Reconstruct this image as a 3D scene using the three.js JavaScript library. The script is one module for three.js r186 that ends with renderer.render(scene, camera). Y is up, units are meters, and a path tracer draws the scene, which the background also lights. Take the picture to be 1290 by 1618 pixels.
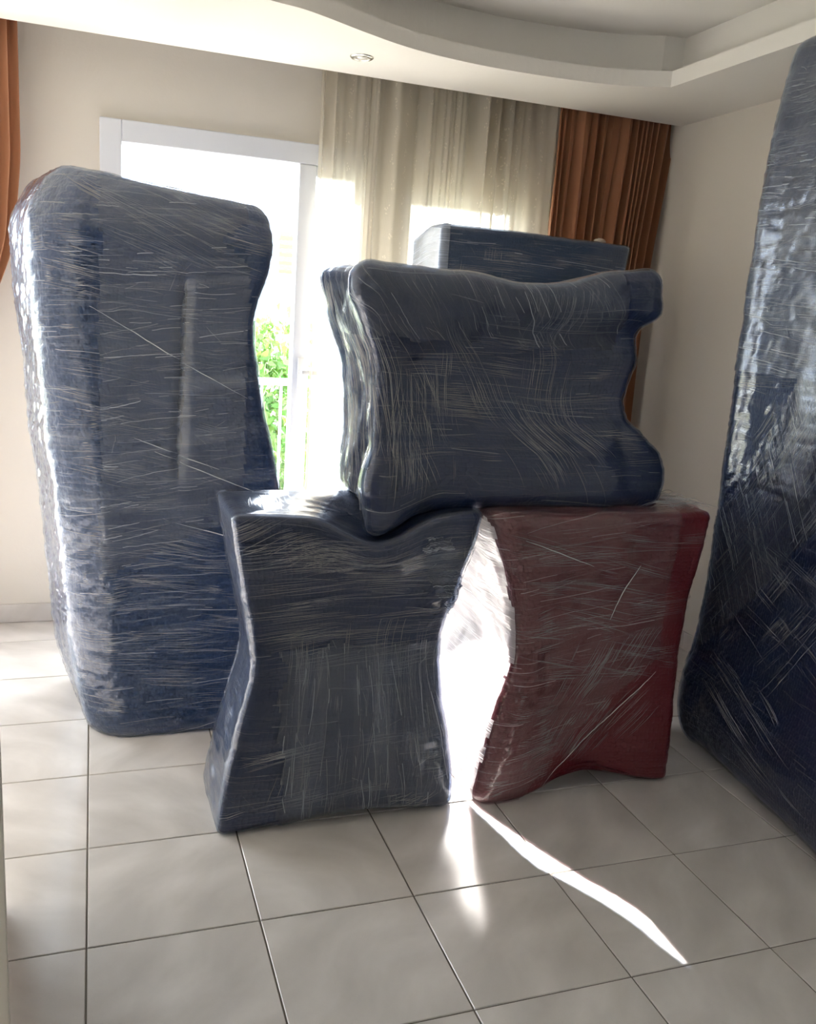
import * as THREE from 'three';
import { ImprovedNoise } from 'three/addons/math/ImprovedNoise.js';
import { mergeGeometries } from 'three/addons/utils/BufferGeometryUtils.js';
import { RoundedBoxGeometry } from 'three/addons/geometries/RoundedBoxGeometry.js';

// ------------------------------------------------------------ camera, sky, sun, exposure
const scene = new THREE.Scene();
const EXPOSURE = 2.1;
const renderer = new THREE.WebGLRenderer({ antialias: true });
renderer.toneMapping = THREE.LinearToneMapping;
renderer.toneMappingExposure = EXPOSURE;
renderer.shadowMap.enabled = true;
renderer.shadowMap.type = THREE.PCFSoftShadowMap;

const camera = new THREE.PerspectiveCamera(59.672, 1290 / 1618, 0.05, 200);
{
  const p = 0.2194, r = 0.0688, y = 0.3458;      // pitch down, roll, yaw to the right (radians)
  const f = new THREE.Vector3(Math.sin(y) * Math.cos(p), -Math.sin(p), -Math.cos(y) * Math.cos(p));
  const rt = new THREE.Vector3(Math.cos(y), 0, Math.sin(y));
  const up = new THREE.Vector3().crossVectors(rt, f);
  const R = rt.clone().multiplyScalar(Math.cos(r)).addScaledVector(up, Math.sin(r));
  const U = up.clone().multiplyScalar(Math.cos(r)).addScaledVector(rt, -Math.sin(r));
  camera.position.set(0.0277, 1.4735, 2.6972);
  camera.quaternion.setFromRotationMatrix(new THREE.Matrix4().makeBasis(R, U, f.clone().negate()));
}
scene.add(camera);

scene.background = new THREE.Color().setRGB(0.88, 0.95, 1.0);
scene.backgroundIntensity = 5.6;

const sun = new THREE.DirectionalLight(new THREE.Color().setRGB(1.0, 0.95, 0.88), 20);
{
  const az = new THREE.Vector3(0.155, 0, 0.734).normalize(), el = THREE.MathUtils.degToRad(36.2);
  const d = new THREE.Vector3(az.x * Math.cos(el), -Math.sin(el), az.z * Math.cos(el));
  sun.position.set(1.0, 0.5, 0).addScaledVector(d, -9);
  sun.target.position.set(1.0, 0.5, 0);
}
sun.castShadow = true;
sun.shadow.mapSize.set(4096, 4096);
sun.shadow.radius = 1;
Object.assign(sun.shadow.camera, { left: -4, right: 4, top: 4, bottom: -4, near: 0.5, far: 20 });
sun.shadow.bias = -0.0004;
scene.add(sun, sun.target);

// ------------------------------------------------------------ helpers
let seed = 7;
const srand = (s) => { seed = s >>> 0; };
function rnd() { seed = (seed + 0x6D2B79F5) >>> 0; let t = seed; t = Math.imul(t ^ (t >>> 15), t | 1); t ^= t + Math.imul(t ^ (t >>> 7), t | 61); return ((t ^ (t >>> 14)) >>> 0) / 4294967296; }
const rr = (a, b) => a + (b - a) * rnd();
const noise = new ImprovedNoise();
const N = (x, y, z = 0) => noise.noise(x, y, z);
const clamp = THREE.MathUtils.clamp, lerp = THREE.MathUtils.lerp;
const sstep = (a, b, x) => { const t = clamp((x - a) / (b - a), 0, 1); return t * t * (3 - 2 * t); };
const gauss = (x, s) => Math.exp(-(x * x) / (s * s));
const rgb = (r, g, b) => new THREE.Color().setRGB(r, g, b);
const used = new Map();
function numbered(name) { const n = used.get(name) ?? 0; used.set(name, n + 1); return n ? name + '_' + String(n).padStart(3, '0') : name; }
function shadow(o) { o.traverse((c) => { if (c.isMesh) { c.castShadow = true; c.receiveShadow = true; } }); return o; }
function thing(name, label, category, pos = [0, 0, 0], turn = 0, group) {
  const o = new THREE.Group(); o.name = numbered(name); o.position.set(...pos); o.rotation.y = turn;
  o.userData = { label, category }; if (group) o.userData.group = group;
  scene.add(o); return o;
}
function part(name, geo, mat, parent, label) {
  const m = new THREE.Mesh(geo, mat); m.name = name; m.castShadow = m.receiveShadow = true;
  if (label) m.userData.label = label;
  parent.add(m); return m;
}
function struct(name, geo, mat, parent = scene) {
  const m = geo ? new THREE.Mesh(geo, mat) : new THREE.Group(); m.name = parent === scene ? numbered(name) : name; m.castShadow = m.receiveShadow = true;
  if (parent === scene) m.userData.kind = 'structure';
  parent.add(m); return m;
}
function box(x0, x1, y0, y1, z0, z1) { const g = new THREE.BoxGeometry(x1 - x0, y1 - y0, z1 - z0); g.translate((x0 + x1) / 2, (y0 + y1) / 2, (z0 + z1) / 2); return g; }
function rbox(x0, x1, y0, y1, z0, z1, r = 0.004) { const g = new RoundedBoxGeometry(x1 - x0, y1 - y0, z1 - z0, 2, r); g.translate((x0 + x1) / 2, (y0 + y1) / 2, (z0 + z1) / 2); return g; }
function boxUV(g, s = 1) { // uv in metres by dominant normal
  const q = g.index ? g.toNonIndexed() : g, p = q.attributes.position, n = q.attributes.normal, uv = new Float32Array(p.count * 2);
  for (let i = 0; i < p.count; i++) {
    const ax = Math.abs(n.getX(i)), ay = Math.abs(n.getY(i)), az = Math.abs(n.getZ(i));
    const [u, v] = ay >= ax && ay >= az ? [p.getX(i), p.getZ(i)] : ax >= az ? [p.getZ(i), p.getY(i)] : [p.getX(i), p.getY(i)];
    uv[2 * i] = u * s; uv[2 * i + 1] = v * s;
  }
  q.setAttribute('uv', new THREE.BufferAttribute(uv, 2)); return q;
}
function dataTex(w, h, fn, srgb = false) {
  const a = new Uint8Array(w * h * 4);
  for (let y = 0; y < h; y++) for (let x = 0; x < w; x++) { const c = fn(x / w, y / h), i = (y * w + x) * 4; a[i] = clamp(c[0], 0, 255); a[i + 1] = clamp(c[1], 0, 255); a[i + 2] = clamp(c[2], 0, 255); a[i + 3] = 255; }
  const t = new THREE.DataTexture(a, w, h); t.wrapS = t.wrapT = THREE.RepeatWrapping; t.magFilter = THREE.LinearFilter; t.minFilter = THREE.LinearMipmapLinearFilter; t.generateMipmaps = true;
  if (srgb) t.colorSpace = THREE.SRGBColorSpace; t.needsUpdate = true; return t;
}
// tileable noise on the unit square
const TN = (u, v, f, g, s = 0) => { const a = u * 6.28318, b = v * 6.28318; return N(Math.cos(a) * f / 6.283 + s, Math.sin(a) * f / 6.283 + Math.cos(b) * g / 6.283 + 3.7, Math.sin(b) * g / 6.283 + s * 1.7); };

// ------------------------------------------------------------ materials of the room
const plasterBump = dataTex(512, 512, (u, v) => { const k = 128 + 50 * TN(u, v, 60, 60) + 40 * TN(u, v, 140, 140, 5); return [k, k, k]; });
const plaster = (c) => new THREE.MeshStandardMaterial({ color: c, roughness: 0.85, bumpMap: plasterBump, bumpScale: 0.0006 });
const wallMat = plaster(rgb(0.72, 0.68, 0.62)), ceilMat = plaster(rgb(0.80, 0.775, 0.73));
const frameMat = new THREE.MeshStandardMaterial({ color: rgb(0.74, 0.77, 0.84), roughness: 0.35 });
const glassMat = new THREE.MeshPhysicalMaterial({ color: 0xffffff, transmission: 1, thickness: 0, roughness: 0, ior: 1.5 });
const chrome = new THREE.MeshStandardMaterial({ color: rgb(0.75, 0.75, 0.73), metalness: 1, roughness: 0.22 });

function tileTex(s) {
  return dataTex(512, 512, (u, v) => {
    // cloudy marble: broad soft strokes, dragged one way, with a little grain
    const wx = u * 1.4 + 0.25 * N(u * 1.6 + s, v * 1.6, s), wy = v * 1.4 + 0.25 * N(u * 1.6, v * 1.6 + s, s + 4), p = wx * 0.75 + wy * 0.66, q = wy * 0.75 - wx * 0.66;
    const m = 0.5 + 0.5 * N(u * 2.3, v * 2.3, s + 6);
    const k = 0.5 + 0.5 * N(p * 1.3 + s * 3, q * 2.2, s) + 0.32 * m * N(p * 2.2, q * 5.2, s + 9) + 0.07 * N(p * 8, q * 14, s + 2), f = 0.03 * N(u * 90, v * 90, s);
    const t = clamp(k + f, 0, 1);
    return [lerp(193, 228, t), lerp(188, 223, t), lerp(184, 220, t)];
  }, true);
}
const tileMats = [1.3, 4.1, 7.7, 11.2].map((s) => new THREE.MeshPhysicalMaterial({ map: tileTex(s), roughness: 0.16, specularIntensity: 1 }));
const groutMat = new THREE.MeshStandardMaterial({ color: rgb(0.16, 0.14, 0.12), roughness: 0.95, bumpMap: plasterBump, bumpScale: 0.001 });

// ------------------------------------------------------------ room shell
const BACK = -1.449, RIGHT = 2.67, LEFT = -2.4, FRONT = 4.4, CEIL = 2.64, SOFF = 2.42;
// floor: grout bed and single tiles on the 0.40 m grid of the photograph
{
  const floor = struct('floor', null);
  struct('grout_bed', boxUV(box(LEFT - 0.2, RIGHT + 0.2, -0.12, -0.0035, BACK - 0.2, FRONT + 0.2)), groutMat, floor);
  const cache = new Map();
  const tileGeo = (w, d) => {
    const key = w.toFixed(3) + d.toFixed(3); if (cache.has(key)) return cache.get(key);
    const c = 0.0016, h = 0.009, x = w / 2, z = d / 2, P = [], UV = [];
    const top = [[-x + c, 0, -z + c], [-x + c, 0, z - c], [x - c, 0, z - c], [x - c, 0, -z + c]], mid = [[-x, -c, -z], [-x, -c, z], [x, -c, z], [x, -c, -z]], bot = mid.map(([a, , b]) => [a, -h, b]);
    const quad = (a, b, e, f) => { for (const q of [a, b, e, a, e, f]) { P.push(...q); UV.push(q[0] / 0.4 + 0.5, q[2] / 0.4 + 0.5); } };
    quad(...top);
    for (let i = 0; i < 4; i++) { const j = (i + 1) % 4; quad(mid[i], mid[j], top[j], top[i]); quad(bot[i], bot[j], mid[j], mid[i]); }
    const g = new THREE.BufferGeometry(); g.setAttribute('position', new THREE.Float32BufferAttribute(P, 3)); g.setAttribute('uv', new THREE.Float32BufferAttribute(UV, 2)); g.computeVertexNormals();
    cache.set(key, g); return g;
  };
  srand(91);
  const G = 0.004;
  for (let i = -6; i <= 6; i++) for (let j = -4; j <= 10; j++) {
    const x0 = Math.max(i * 0.4, LEFT), x1 = Math.min((i + 1) * 0.4, RIGHT), z0 = Math.max(j * 0.4, BACK), z1 = Math.min((j + 1) * 0.4, FRONT);
    if (x1 - x0 < 0.02 || z1 - z0 < 0.02) continue;
    const full = x1 - x0 > 0.399 && z1 - z0 > 0.399;
    const m = struct('tile', tileGeo(x1 - x0 - G, z1 - z0 - G), tileMats[Math.floor(rnd() * 4)], floor);
    const k = Math.floor(rnd() * 4); if (full) m.rotation.y = k * Math.PI / 2;
    m.position.set((x0 + x1) / 2, rr(-0.0004, 0), (z0 + z1) / 2);
  }
}
// back wall, with the openings of the balcony door, the window behind the tulle and the far left window
const DOOR = [0.058, 1.225, 0, 2.17], WIN = [1.385, 2.02, 0.92, 2.03], WIN2 = [-2.2, -0.62, 0.0, 2.15], WIN3 = [-4.2, -3.2, 1.1, 2.15];
{
  const g = [], T = 0.22, z0 = BACK - T, z1 = BACK, top = CEIL + 0.1;
  const col = (x0, x1, y0, y1) => g.push(box(x0, x1, y0, y1, z0, z1));
  col(LEFT - 0.2, WIN2[0], -0.1, top); col(WIN2[0], WIN2[1], WIN2[3], top);
  col(WIN2[1], DOOR[0], -0.1, top); col(DOOR[0], DOOR[1], DOOR[3], top); col(DOOR[1], WIN[0], -0.1, top);
  col(WIN[0], WIN[1], -0.1, WIN[2]); col(WIN[0], WIN[1], WIN[3], top); col(WIN[1], RIGHT + 0.2, -0.1, top);
  struct('wall_back', boxUV(mergeGeometries(g)), wallMat);
}
struct('wall_right', boxUV(box(RIGHT, RIGHT + 0.2, -0.1, CEIL + 0.1, BACK, FRONT)), wallMat);
struct('wall_left', boxUV(box(LEFT - 0.2, LEFT, -0.1, CEIL + 0.1, BACK, 1.6)), wallMat);
struct('wall_front', boxUV(mergeGeometries([box(LEFT, -0.12, -0.1, CEIL + 0.1, 1.46, 1.62), box(-0.28, -0.12, -0.1, CEIL + 0.1, 1.62, -WIN3[1]), box(-0.28, -0.12, -0.1, CEIL + 0.1, -WIN3[0], FRONT + 0.2), box(-0.28, -0.12, -0.1, WIN3[2], -WIN3[1], -WIN3[0]), box(-0.28, -0.12, WIN3[3], CEIL + 0.1, -WIN3[1], -WIN3[0]), box(-0.12, RIGHT + 0.2, -0.1, CEIL + 0.1, FRONT, FRONT + 0.2)])), wallMat);
struct('ceiling', boxUV(box(LEFT - 0.2, RIGHT + 0.2, CEIL, CEIL + 0.12, BACK - 0.22, FRONT + 0.2)), ceilMat);
// dropped border of the ceiling with its curved lip; the cove wall stands back from the lip
{
  const lip = new THREE.CatmullRomCurve3([[-2.4, 1.05], [-1.6, 0.95], [-0.9, 0.62], [-0.35, 0.22], [0.1, -0.13], [0.4, -0.36], [0.56, -0.447], [0.685, -0.478], [0.784, -0.525], [0.944, -0.612], [1.126, -0.695], [1.337, -0.748], [1.554, -0.766], [1.823, -0.752], [2.036, -0.712], [2.214, -0.625]].map(([x, z]) => new THREE.Vector3(x, 0, z)), false, 'centripetal').getPoints(90);
  const edge = (off) => {
    const o = [];
    for (let i = 0; i < lip.length; i++) {
      const a = lip[Math.max(0, i - 1)], b = lip[Math.min(lip.length - 1, i + 1)], t = new THREE.Vector3().subVectors(b, a).normalize();
      o.push([lip[i].x + t.z * off, lip[i].z - t.x * off]);
    }
    o[o.length - 1][0] = 2.214 + off;
    o.push([2.262 + off, FRONT]);
    return o;
  };
  const slab = (off, y0, y1) => {
    const s = new THREE.Shape(), e = edge(off);
    s.moveTo(LEFT, 1.19); s.lineTo(RIGHT, 1.19);            // shape y = -z; back edge at z = -1.19
    s.lineTo(RIGHT, -FRONT);
    for (const [x, z] of e.reverse()) s.lineTo(Math.max(x, LEFT), -z);
    s.lineTo(LEFT, 1.19);
    const g = new THREE.ExtrudeGeometry(s, { depth: y1 - y0, bevelEnabled: false, curveSegments: 4 });
    g.rotateX(-Math.PI / 2); g.translate(0, y0, 0); return boxUV(g);
  };
  struct('trim_1', mergeGeometries([slab(0, SOFF, SOFF + 0.06), slab(0.11, SOFF + 0.06, CEIL)]), ceilMat);
}
// skirting of cut tiles
for (const [n, x0, x1] of [['baseboard_back', -0.6, 0.05], ['baseboard_back', 1.24, RIGHT]]) {
  const b = struct(n, null); 
  for (let x = Math.floor(x0 / 0.4) * 0.4; x < x1; x += 0.4) { const a = Math.max(x, x0), c = Math.min(x + 0.4, x1); if (c - a > 0.02) struct('tile', boxUV(rbox(a + 0.0015, c - 0.0015, 0.001, 0.086, BACK, BACK + 0.009, 0.002), 2.5), tileMats[2], b); }
}
{ const b = struct('baseboard_right', null); for (let z = -1.44; z < FRONT; z += 0.4) struct('tile', boxUV(rbox(RIGHT - 0.009, RIGHT, 0.001, 0.086, z + 0.0015, Math.min(z + 0.3985, FRONT), 0.002), 2.5), tileMats[1], b); }

// balcony door
{
  const d = struct('door_1', null), [x0, x1, , y1] = DOOR, zf = BACK + 0.025, zb = BACK - 0.06;
  const bar = (n, a, b, c, e, za = zb, zz = zf) => struct(n, rbox(a, b, c, e, za, zz, 0.006), frameMat, d);
  bar('door_frame', x0, x0 + 0.087, 0, y1); bar('door_frame', x0 + 0.087, x1, 2.082, y1); bar('door_frame', x1 - 0.075, x1, 0, 2.082); bar('door_frame', x0 + 0.087, x1 - 0.075, 0, 0.06);
  bar('mullion', 0.894, 0.972, 0.06, 2.082);
  bar('leaf_rail', 0.972, x1 - 0.075, 2.035, 2.082, zb + 0.01, zf - 0.01); bar('leaf_rail', 0.972, x1 - 0.075, 0.06, 0.13, zb + 0.01, zf - 0.01);
  bar('leaf_rail', x0 + 0.087, 0.894, 0.06, 0.14, zb + 0.01, zf - 0.012);
  struct('pane', box(x0 + 0.087, 0.894, 0.14, 2.082, BACK - 0.022, BACK - 0.016), glassMat, d);
  struct('pane', box(0.972, x1 - 0.075, 0.13, 2.035, BACK - 0.022, BACK - 0.016), glassMat, d);
  const hm = new THREE.MeshStandardMaterial({ color: rgb(0.8, 0.8, 0.8), roughness: 0.3 });
  const h = struct('door_handle', mergeGeometries([rbox(0.918, 0.95, 1.09, 1.24, zf, zf + 0.012, 0.005), new THREE.CylinderGeometry(0.009, 0.009, 0.05, 16).rotateX(Math.PI / 2).translate(0.934, 1.172, zf + 0.03), rbox(0.926, 1.03, 1.161, 1.183, zf + 0.044, zf + 0.06, 0.006)].map((q) => { const t = q.index ? q.toNonIndexed() : q; return t; })), hm, d);
  void h;
}
function windowUnit(name, [x0, x1, y0, y1], mids, at = BACK) {
  const d = struct(name, null), zf = at - 0.03, zb = zf - 0.08, w = 0.06;
  const bar = (a, b, c, e) => struct('window_frame', rbox(a, b, c, e, zb, zf, 0.006), frameMat, d);
  bar(x0, x0 + w, y0, y1); bar(x1 - w, x1, y0, y1); bar(x0 + w, x1 - w, y1 - w, y1); bar(x0 + w, x1 - w, y0, y0 + w);
  const xs = [x0 + w, ...mids, x1 - w];
  for (const m of mids) bar(m - 0.035, m + 0.035, y0 + w, y1 - w);
  for (let i = 0; i + 1 < xs.length; i++) struct('pane', box(xs[i] + (i ? 0.035 : 0), xs[i + 1] - (i + 2 < xs.length ? 0.035 : 0), y0 + w, y1 - w, zb + 0.037, zb + 0.043), glassMat, d);
  if (y0 > 0.1) struct('window_sill', rbox(x0 - 0.03, x1 + 0.03, y0 - 0.03, y0, at - 0.03, at + 0.05, 0.005), tileMats[0], d);
  return d;
}
windowUnit('window_1', WIN, []);
windowUnit('window_2', WIN2, [-1.41]);
windowUnit('window_3', WIN3, [], -0.12).rotation.y = Math.PI / 2;  // added window out of view, sky fill for the front faces

// open white door leaf at the near left
{
  const t = struct('door_2', null), mat = new THREE.MeshStandardMaterial({ color: rgb(0.78, 0.75, 0.7), roughness: 0.45 });
  const leaf = struct('door_leaf', rbox(-0.042, 0, 0.012, 2.05, -0.83, 0, 0.003), mat, t);
  struct('door_handle', mergeGeometries([rbox(-0.06, -0.042, 0.95, 1.15, -0.80, -0.76, 0.004), rbox(-0.095, -0.08, 1.05, 1.07, -0.79, -0.67, 0.004), rbox(-0.095, -0.05, 1.05, 1.07, -0.79, -0.77, 0.004)]), chrome, t);
  void leaf;
  t.position.set(-0.1, 0, 1.44); t.rotation.y = 0.105;
}

// ------------------------------------------------------------ wrapped furniture
const clearCache = new Map();
function clearTex(tex, milk, haze) { // where the film has threads it lets less light straight through
  const key = tex.uuid + milk + '/' + haze; if (clearCache.has(key)) return clearCache.get(key);
  const c = tex.image, d = c.getContext('2d').getImageData(0, 0, c.width, c.height).data, a = new Uint8Array(c.width * c.height * 4);
  for (let i = 0; i < a.length; i += 4) { const k = clamp(255 * (1 - haze) - d[i] * milk, 0, 255); a[i] = a[i + 1] = a[i + 2] = k; a[i + 3] = 255; }
  const t = new THREE.DataTexture(a, c.width, c.height); t.wrapS = t.wrapT = THREE.RepeatWrapping; t.magFilter = THREE.LinearFilter; t.minFilter = THREE.LinearMipmapLinearFilter; t.generateMipmaps = true; t.flipY = true; t.needsUpdate = true; clearCache.set(key, t); return t;
}
function streakTex(size, n, slope, o = {}) { // threads and gathers in the stretch film, bright = bunched film plus painted wrinkle highlights and haze
  const c = document.createElement('canvas'); c.width = c.height = size; const x = c.getContext('2d');
  const b = Math.round(255 * (o.base ?? 0.1)); x.fillStyle = `rgb(${b},${b},${b})`; x.fillRect(0, 0, size, size);
  srand(o.seed ?? 3);
  const draw = (px, py, L, ang, w, a, bend) => {
    x.strokeStyle = `rgba(255,255,255,${a})`; x.lineWidth = w; x.lineCap = 'round';
    const dx = Math.cos(ang) * L, dy = Math.sin(ang) * L;
    for (const ox of [-size, 0, size]) for (const oy of [-size, 0, size]) {
      if (px + ox + Math.abs(dx) < 0 || px + ox - Math.abs(dx) > size || py + oy + Math.abs(dy) + 40 < 0 || py + oy - Math.abs(dy) - 40 > size) continue;
      x.beginPath(); x.moveTo(px + ox, py + oy); x.quadraticCurveTo(px + ox + dx / 2 - dy * bend, py + oy + dy / 2 + dx * bend, px + ox + dx, py + oy + dy); x.stroke();
    }
  };
  for (let i = 0; i < (o.bands ?? 40); i++) draw(rr(0, size), rr(0, size), rr(0.2, 0.8) * size, slope + rr(-0.08, 0.08), rr(8, 46), rr(0.015, 0.06), rr(-0.03, 0.03));
  for (let i = 0; i < n; i++) {
    const strong = rnd() < 0.12;
    draw(rr(0, size), rr(0, size), (0.03 + 0.35 * rnd() * rnd()) * size, slope + rr(-1, 1) * (o.spread ?? 0.1), strong ? rr(1.0, 1.7) : rr(0.6, 1.3), strong ? rr(0.25, 0.65) : rr(0.05, 0.3), rr(-0.05, 0.05));
  }
  for (let i = 0; i < n / 6; i++) draw(rr(0, size), rr(0, size), rr(0.01, 0.08) * size, slope + rr(-1.4, 1.4), rr(0.6, 1.4), rr(0.05, 0.3), rr(-0.1, 0.1));
  const t = new THREE.CanvasTexture(c); t.wrapS = t.wrapT = THREE.RepeatWrapping; return t;
}
const filmTex = [streakTex(1024, 900, 0.03, { seed: 5, base: 0.018, bands: 24 }), streakTex(1024, 1300, 0.0, { seed: 17, base: 0.03, spread: 0.05, bands: 20 })];
const filmBumps = filmTex;
function film(tex, milk = 1, o = {}) {   // clear sheet: milky where bunched, haze and streaks also paint in reflections
  return new THREE.MeshPhysicalMaterial({ color: o.color ?? rgb(0.62, 0.68, 0.78), roughness: o.rough ?? 0.13, transmission: 1, thickness: 0, ior: 1.5, transmissionMap: clearTex(tex, milk, o.haze ?? 0), bumpMap: tex, bumpScale: o.bump ?? 0.0012, side: THREE.DoubleSide });
}
// bubble foam: small irregular cells
const bubbleBump = dataTex(512, 512, (u, v) => {
  const S = 34; let best = 9;
  const gx = u * S, gy = v * S, cx = Math.floor(gx), cy = Math.floor(gy);
  for (let j = -1; j <= 1; j++) for (let i = -1; i <= 1; i++) {
    const a = ((cx + i) % S + S) % S, b = ((cy + j) % S + S) % S, h = Math.sin(a * 127.1 + b * 311.7) * 43758.5453, k = h - Math.floor(h), h2 = Math.sin(a * 269.5 + b * 183.3) * 43758.5453, l = h2 - Math.floor(h2);
    const d = Math.hypot(cx + i + 0.2 + 0.6 * k - gx, cy + j + 0.2 + 0.6 * l - gy); if (d < best) best = d;
  }
  const k = 235 * Math.sqrt(Math.max(0, 1 - best * best * 1.6)) + 20 * TN(u, v, 30, 30, 2); return [k, k, k];
});
bubbleBump.repeat.set(2.6, 2.6);
function foam(c, o = {}) {
  return new THREE.MeshPhysicalMaterial({ color: c, roughness: o.rough ?? 0.42, bumpMap: bubbleBump, bumpScale: o.bump ?? 0.003, clearcoat: o.coat ?? 0.35, clearcoatRoughness: o.coatRough ?? 0.3 });
}
const strandMat = new THREE.MeshPhysicalMaterial({ color: rgb(0.8, 0.81, 0.84), roughness: 0.15, opacity: 0.33, transparent: true });
const ropeMat = new THREE.MeshPhysicalMaterial({ color: rgb(0.82, 0.83, 0.85), roughness: 0.15, opacity: 0.8, transparent: true });

// Body lofted through rounded-rectangle sections. keys: [y, x0, x1, z0, z1]; radii [back left, front left, front right, back right].
function wrapGrid({ keys, rad, rb = 0.03, rt = 0.03, step = 0.005, dens = [0.25, 1, 1, 0.6], warp, disp, lin = 0 }) {
  const K = keys[0].length, H0 = keys[0][0], H1 = keys[keys.length - 1][0];
  const at = (y) => {
    let i = 0; while (i < keys.length - 2 && y > keys[i + 1][0]) i++;
    const p = keys[Math.max(0, i - 1)], a = keys[i], b = keys[i + 1], q = keys[Math.min(keys.length - 1, i + 2)], h = b[0] - a[0], t = clamp((y - a[0]) / h, 0, 1), o = [];
    for (let k = 1; k < K; k++) {
      const m0 = i > 0 ? (b[k] - p[k]) / (b[0] - p[0]) * h : (b[k] - a[k]), m1 = i + 2 < keys.length ? (q[k] - a[k]) / (q[0] - a[0]) * h : (b[k] - a[k]);
      const t2 = t * t, t3 = t2 * t; o.push(lin * lerp(a[k], b[k], t) + (1 - lin) * ((2 * t3 - 3 * t2 + 1) * a[k] + (t3 - 2 * t2 + t) * m0 + (-2 * t3 + 3 * t2) * b[k] + (t3 - t2) * m1));
    }
    return o;
  };
  const mid = at((H0 + H1) / 2), W = mid[1] - mid[0], D = mid[3] - mid[2];
  const [rBL, rFL, rFR, rBR] = rad;
  // segments: back half, BL, left, FL, front, FR, right, BR, back half
  const segs = [['b', 0, W / 2 - rBL, dens[0]], ['aBL', 0, rBL * 1.57, dens[1]], ['l', 0, D - rBL - rFL, dens[1]], ['aFL', 0, rFL * 1.57, 1], ['f', 0, W - rFL - rFR, dens[2]], ['aFR', 0, rFR * 1.57, 1], ['r', 0, D - rFR - rBR, dens[3]], ['aBR', 0, rBR * 1.57, dens[3]], ['b2', 0, W / 2 - rBR, dens[0]]];
  const us = []; let um = 0;
  for (const [s, , L, d] of segs) { const n = Math.max(s[0] === 'a' ? 6 : 3, Math.round(Math.max(L, 0.01) * d / step)); for (let i = 0; i < n; i++) us.push([s, i / n, um + L * i / n]); um += Math.max(L, 0); }
  us.push(['b2', 1, um]);
  const sec = ([x0, x1, z0, z1], ins, s, t) => {
    x0 += ins; x1 -= ins; z0 += ins; z1 -= ins;
    const q = (r) => Math.max(0.001, Math.min(r - ins * 0.6, (x1 - x0) * 0.45, (z1 - z0) * 0.45)), a = q(rBL), b = q(rFL), c = q(rFR), e = q(rBR), xm = (x0 + x1) / 2, A = t * Math.PI / 2;
    switch (s) {
      case 'b': return [lerp(xm, x0 + a, t), z0];
      case 'aBL': return [x0 + a - a * Math.sin(A), z0 + a - a * Math.cos(A)];
      case 'l': return [x0, lerp(z0 + a, z1 - b, t)];
      case 'aFL': return [x0 + b - b * Math.cos(A), z1 - b + b * Math.sin(A)];
      case 'f': return [lerp(x0 + b, x1 - c, t), z1];
      case 'aFR': return [x1 - c + c * Math.sin(A), z1 - c + c * Math.cos(A)];
      case 'r': return [x1, lerp(z1 - c, z0 + e, t)];
      case 'aBR': return [x1 - e + e * Math.cos(A), z0 + e - e * Math.sin(A)];
      default: return [lerp(x1 - e, xm, t), z0];
    }
  };
  const rings = [];   // [y, inset, scale, v]
  for (const s of [0.02, 0.35, 0.7, 0.9]) rings.push([H0, rb, s, H0 - (1 - s) * 0.3]);
  const na = 7;
  for (let i = 0; i <= na; i++) { const A = i / na * Math.PI / 2; rings.push([H0 + rb * (1 - Math.cos(A)), rb * (1 - Math.sin(A)), 1, H0 + rb * (1 - Math.cos(A))]); }
  const ns = Math.round((H1 - H0 - rb - rt) / step);
  for (let i = 1; i < ns; i++) { const y = lerp(H0 + rb, H1 - rt, i / ns); rings.push([y, 0, 1, y]); }
  const nt = Math.max(8, Math.round(rt * 1.57 / step));
  for (let i = nt; i >= 0; i--) { const A = i / nt * Math.PI / 2; rings.push([H1 - rt * (1 - Math.cos(A)), rt * (1 - Math.sin(A)), 1, H1 - rt * (1 - Math.cos(A))]); }
  const tn = Math.max(6, Math.round(Math.min(W, D) * 0.5 / step / 2));
  for (let i = tn - 1; i >= 0; i--) { const s = 0.02 + 0.98 * i / tn; rings.push([H1, rt, s, H1 + (1 - s) * 0.3]); }
  const nu = us.length, nv = rings.length, P = new Float32Array(nu * nv * 3), UV = new Float32Array(nu * nv * 2);
  for (let j = 0; j < nv; j++) {
    const [y, ins, s, v] = rings[j], S = at(y), cx = (S[0] + S[1]) / 2, cz = (S[2] + S[3]) / 2;
    for (let i = 0; i < nu; i++) {
      let [x, z] = sec(S, ins, us[i][0], us[i][1]); x = cx + (x - cx) * s; z = cz + (z - cz) * s;
      const p = [x, y, z]; if (warp) warp(p, (y - H0) / (H1 - H0), us[i][0]);
      P.set(p, (j * nu + i) * 3); UV[(j * nu + i) * 2] = us[i][2]; UV[(j * nu + i) * 2 + 1] = v;
    }
  }
  const grid = { nu, nv, P, UV, us, rings, H0, H1, um };
  grid.N = gridNormals(grid);
  if (disp) { for (let k = 0; k < nu * nv; k++) { const d = disp(UV[2 * k], UV[2 * k + 1], P[3 * k], P[3 * k + 1], P[3 * k + 2]); for (let c = 0; c < 3; c++) P[3 * k + c] += grid.N[3 * k + c] * d; } grid.N = gridNormals(grid); }
  return grid;
}
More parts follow.
